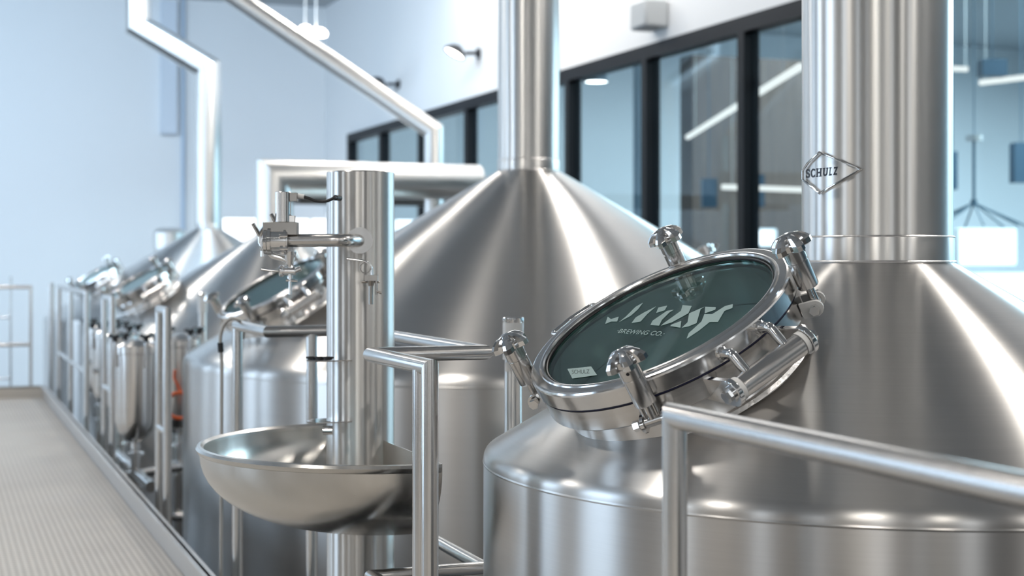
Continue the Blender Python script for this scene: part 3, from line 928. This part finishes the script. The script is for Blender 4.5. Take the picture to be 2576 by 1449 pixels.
# ------------------------------------------------------------------ dosing vessels
def dosing(x, ytop, D, r, z0, label, orange=False):
    p = at(x, ytop, D)
    e = empty('dosing_vessel', (p.x, p.y, FLZ), label, 'dosing vessel', 'small chrome dosing vessels')
    zb = z0 - FLZ; zt_ = p.z - FLZ
    MB().lathe([(.03, zb - .35), (.03, zb - .02), (r * .5, zb), (r * .85, zb + .05), (r, zb + .12), (r, zt_ - .06), (r * 1.06, zt_ - .055), (r * 1.06, zt_ - .03)], 48).build('tank', S_RING, e, ang=40)
    MB().lathe([(r * 1.06, zt_ - .03), (r * 1.06, zt_ - .008), (r * .9, zt_ + .0), (r * .4, zt_ + .03), (0, zt_ + .035)], 48).build('lid', S_RING, e, ang=40)
    for a in (20, 110, 200, 290):
        q = math.radians(a); cx, cy = r * 1.1 * math.cos(q), r * 1.1 * math.sin(q)
        c = MB().cyl((cx, cy, zt_ - .14), (cx, cy, zt_ + .035), .011, 12).build('swing_bolt', S_POL, e)
        k = MB()
        for b in range(4):
            z = math.radians(90 * b + 45); k.cyl((cx, cy, zt_ + .05), (cx + .042 * math.cos(z), cy + .042 * math.sin(z), zt_ + .060), .014, 10)
        k.cyl((cx, cy, zt_ + .02), (cx, cy, zt_ + .065), .018, 14)
        k.build('knob', M_BLK, c)
    MB().cyl((0, 0, 0), (0, 0, zb - .3), .045, 20).build('leg', S_TUBE, e)
    for h in (.10, .22): MB().lathe([(.03, zb - h - .004), (.055, zb - h), (.055, zb - h + .015), (.03, zb - h + .02)], 24).build('pipe_clamp', S_POL, e)
    return e


dosing(341, 866, 9.62, .128, .20, 'nearest chrome dosing vessel with black knobs, beside the two-post handrail')
dosing(303, 840, 11.1, .128, .20, 'second chrome dosing vessel in the row with black knobs')
dosing(275, 832, 11.9, .128, .20, 'third chrome dosing vessel in the row, mostly hidden by its neighbours')
dosing(254, 823, 12.8, .128, .20, 'farthest chrome dosing vessel in the row, a narrow sliver at its end')
dosing(452, 850, 10.4, .135, .16, 'darker chrome dosing vessel between the handrail posts and the wide vessel')
a = at(452, 1020, 10.0)
m = MB(); m.tube(arc(a, .085, -.3, 2 * PI - .3, RD, UP, 24), .012, 10, caps=False).tube([at(440, 930, 10.1), at(438, 950, 10.1), at(455, 985, 10.1)], .009, 10)
tag(m.build('orange_hose', M_ORG), 'small orange hose ring hanging beside the wide vessel', 'hose')
# pipework below the dosing vessels
e = empty('drain_pipe', (at(290, 1140, 10.2).x, at(290, 1140, 10.2).y, FLZ), 'low slanting drain pipe beneath the chrome dosing vessels', 'pipe')
m = MB(); m.M = Matrix.Translation(-Vector(e.location)); m.tube([at(288, 1138, 10.4), at(380, 1225, 9.2)], .035, 20).tube([at(288, 1138, 10.4), at(288, 1300, 10.4)], .03, 16).build('pipe', S_POL, e)
e = empty('manifold_pipe', (at(440, 1165, 9.9).x, at(440, 1165, 9.9).y, FLZ), 'level manifold pipe low in the dark gap beside the wide vessel', 'pipe')
m = MB(); m.M = Matrix.Translation(-Vector(e.location))
m.tube([at(300, 1200, 10.3), at(520, 1165, 10.3)], .03, 16).tube([at(430, 1300, 10.3), at(520, 1300, 10.3)], .03, 16).tube([at(410, 1200, 10.3), at(410, 1500, 10.3)], .04, 16)
m.build('pipe', S_TUBE, e)
# white cabinet at the far end beside the walkway
a = at(132, 775, 19.5)
# ------------------------------------------------------------------ fittings on the walls and ceiling
def spot(x, y, D, label, b=BW):
    p = at_b(x, y, b)
    e = empty('wall_spotlight', p, label, 'spotlight', 'black wall spotlights')
    MB().cyl((0, 0, 0), (-.03, 0, 0), .07, 24).cyl((-.03, 0, 0), (-.20, 0, -.01), .025, 14).build('bracket', M_BLK, e)
    MB().lathe([(.03, .10), (.09, .07), (.15, .0), (.15, -.03), (.13, -.03)], 32, Matrix.Translation((-.34, 0, 0)) @ Matrix.Rotation(math.radians(30), 4, 'Y')).build('housing', M_BLK, e)
    MB().lathe([(.13, -.02), (0, -.02)], 32, Matrix.Translation((-.34, 0, 0)) @ Matrix.Rotation(math.radians(30), 4, 'Y')).build('lens', E_LAMP, e)
    return e


spot(1206, 134, 0, 'black spotlight on the white wall, nearer to the chimney of the wide vessel')
spot(1004, 212, 0, 'black spotlight on the white wall just above the slanted pipe')
p = at(1500, 200, 17.5)
e = empty('pendant_spotlight', p, 'dark spotlight hanging behind the glazing beside the wide chimney', 'spotlight')
MB().lathe([(0, .10), (.09, .085), (.16, .0), (.16, -.03), (.13, -.03)], 32).cyl((0, 0, .09), (0, 0, CEZ - p.z), .012, 10).build('housing', plain('slate_housing', (.06, .10, .13), .4), e)
MB().lathe([(.13, -.025), (0, -.025)], 32).build('lens', E_LAMP, e)
for i, (x, y, lab) in enumerate(((768, 74, 'smaller white ceiling lamp partly behind the slanted pipe'), (795, 82, 'larger white ceiling lamp touching the slanted pipe'))):
    p = at(x, y, 22 - i * .6)
    e = empty('ceiling_lamp', p, lab, 'lamp', 'white lamps above the slanted pipe')
    MB().lathe([(0, .06), (.06 + .05 * i, .05), (.10 + .06 * i, -.0), (.09 + .06 * i, -.05)], 24).build('diffuser', E_LAMP, e)
    MB().cyl((0, 0, .05), (0, 0, CEZ - p.z), .012, 10).build('rod', M_NYL, e)
p = at_b(1662, 38, BW)
o = MB().box((-.26, -.18, -.15), (0, .18, .13)).build('wall_speaker', plain('pale_grey_plastic', (.55, .57, .58), .5), bevel=.03); o.location = p
tag(o, 'pale grey box speaker mounted high on the white wall', 'speaker')
# linear lamps behind the glass
def bar(p, q, name, lab):
    p = Vector(p); q = Vector(q)
    e = empty(name, (p + q) / 2, lab, 'lamp', 'slim linear lamps behind the glazing')
    T_ = Matrix.Translation(-(p + q) / 2)
    m = MB(); m.M = T_; m.tube([p, q], .035, 12).build('diffuser', E_BAR, e)
    m = MB(); m.M = T_
    for k in (.1, .9):
        c = p + (q - p) * k; m.cyl(c, (c.x, c.y, CEZ - .01), .004, 6)
    m.build('suspension_wire', M_NYL, e)


bar(at(1730, 345, 20.8), at(2012, 168, 13.3), 'linear_lamp', 'long slim lamp slanting up behind the glazing beside the front chimney')
bar(at(1817, 470, 19.4), at(2060, 479, 19.8), 'linear_lamp', 'level slim lamp low in front of the timber wall')
bar(at(2466, 208, 19), at(2600, 192, 18.4), 'linear_lamp', 'slim lamp at the picture edge under the dark ceiling box')
bar(at(2380, 172, 20), at(2434, 174, 20), 'linear_lamp', 'short slim lamp directly beside the front chimney')
M_SPK = plain('dark_blue_speaker', (.03, .07, .11), .5)
for x, y, wd_, hh, D, lab in ((1783, 486, 36, 72, 21.2, 'dark speaker on the timber wall, nearer to the wide vessel'), (1902, 480, 36, 80, 21.2, 'dark speaker on the timber wall beside the thick black mullion'),
                              (2396, 430, 14, 95, 21.2, 'dark speaker partly hidden by the front chimney'), (2568, 410, 44, 100, 21.2, 'dark speaker at the picture edge beside the hanging umbrella frame'),
                              (2496, 172, 62, 42, 18.5, 'dark ceiling box above the slim lamp')):
    s_ = D / F; p = at(x, y, D)
    o = MB().box((-wd_ * s_ / 2, -.12, -hh * s_ / 2), (wd_ * s_ / 2, .12, hh * s_ / 2)).cyl((0, 0, hh * s_ / 2 - .01), (0, 0, CEZ - p.z - .01), .007, 8).build('speaker', M_SPK)
    o.location = p; o.rotation_euler = (0, 0, -TH); tag(o, lab, 'speaker', 'dark speakers in the neighbouring room')
# hanging pole with a fan of stays
p = at(2450, 510, 15.5)
e = empty('hanging_lamp', p, 'hanging pole with spreading stays and a small white head', 'pendant')
zz = at(2450, 348, 15.5).z - p.z
M_SL = plain('slate_metal', (.10, .19, .26), .5)
MB().cyl((0, 0, 0), (0, 0, zz), .016, 12).cyl((0, 0, zz), (0, 0, CEZ - p.z), .006, 8).cyl((0, 0, -.04), (0, 0, .03), .035, 14).build('pole', M_SL, e)
MB().cyl((0, 0, zz - .025), (0, 0, zz + .03), .085, 20).build('lamp_head', M_NYL, e)
m = MB()
for a in range(8):
    q = a * PI / 4 + .3
    m.cyl((0, 0, 0), (.52 * math.cos(q), .52 * math.sin(q), -.24), .010, 8)
m.build('stays', M_SL, e)
# white conduit boxes on the far wall
a = at(416, 330, 26.3); b = at(460, 330, 26.3)
tag(MB().box((a.x, T_FAR - .14, a.z), (b.x, T_FAR - .001, CEZ - .06)).build('conduit_box', plain('bluish_white_paint', (.70, .76, .84), .6)), 'pale boxed-in riser on the far wall', 'riser')
a = at(466, 560, 26.5)
tag(MB().cyl((a.x + .05, T_FAR - .05, FLZ), (a.x + .05, T_FAR - .05, CEZ), .04, 14).build('riser_pipe', plain('blue_grey_paint', (.50, .60, .72), .6)), 'thin pale riser pipe on the far wall', 'pipe')
# unseen lamps added under the ceiling for light and narrow streaks on the steel
LP = [(-3.2, 2.5), (-3.2, -3.5), (-1.7, -2.3), (-.2, -4.5), (.0, 5.5), (3.2, -5.0), (4.9, -1.2), (5.2, 3.2), (4.9, 8.2), (-3.2, 9), (.4, 12), (4.6, 16.5), (-3.0, 16), (.6, 19)]
for i, (x, y) in enumerate(LP):
    e = empty('added_streak_lamp', (x, y, CEZ - .45), 'unseen round lamp added under the hall ceiling for streaks on the steel', 'lamp', 'added streak lamps')
    MB().lathe([(.0, .20), (.07, .20), (.10, .12), (.23, .02), (.235, -.01), (.215, -.01)], 32).cyl((0, 0, .19), (0, 0, .44), .012, 10).build('housing', M_NYL, e)
    MB().lathe([(.215, -.005), (.16, -.03), (0, -.04)], 32).build('diffuser', E_STRIP, e)
# small clamped fitting on the far flank of the wide vessel
q = at(1783, 652, 9.45) - T2b; ax = (RD * -.35 + UP * .9).normalized()
m = MB(); m.cyl(q - ax * .05, q + ax * .09, .035, 20).cyl(q + ax * .04, q + ax * .055, .06, 24).cyl(q + ax * .065, q + ax * .08, .06, 24).cyl(q + ax * .06 + RD * .06, q + ax * .10 + RD * .09, .014, 10)
m.build('cone_fitting', S_POL, T2)
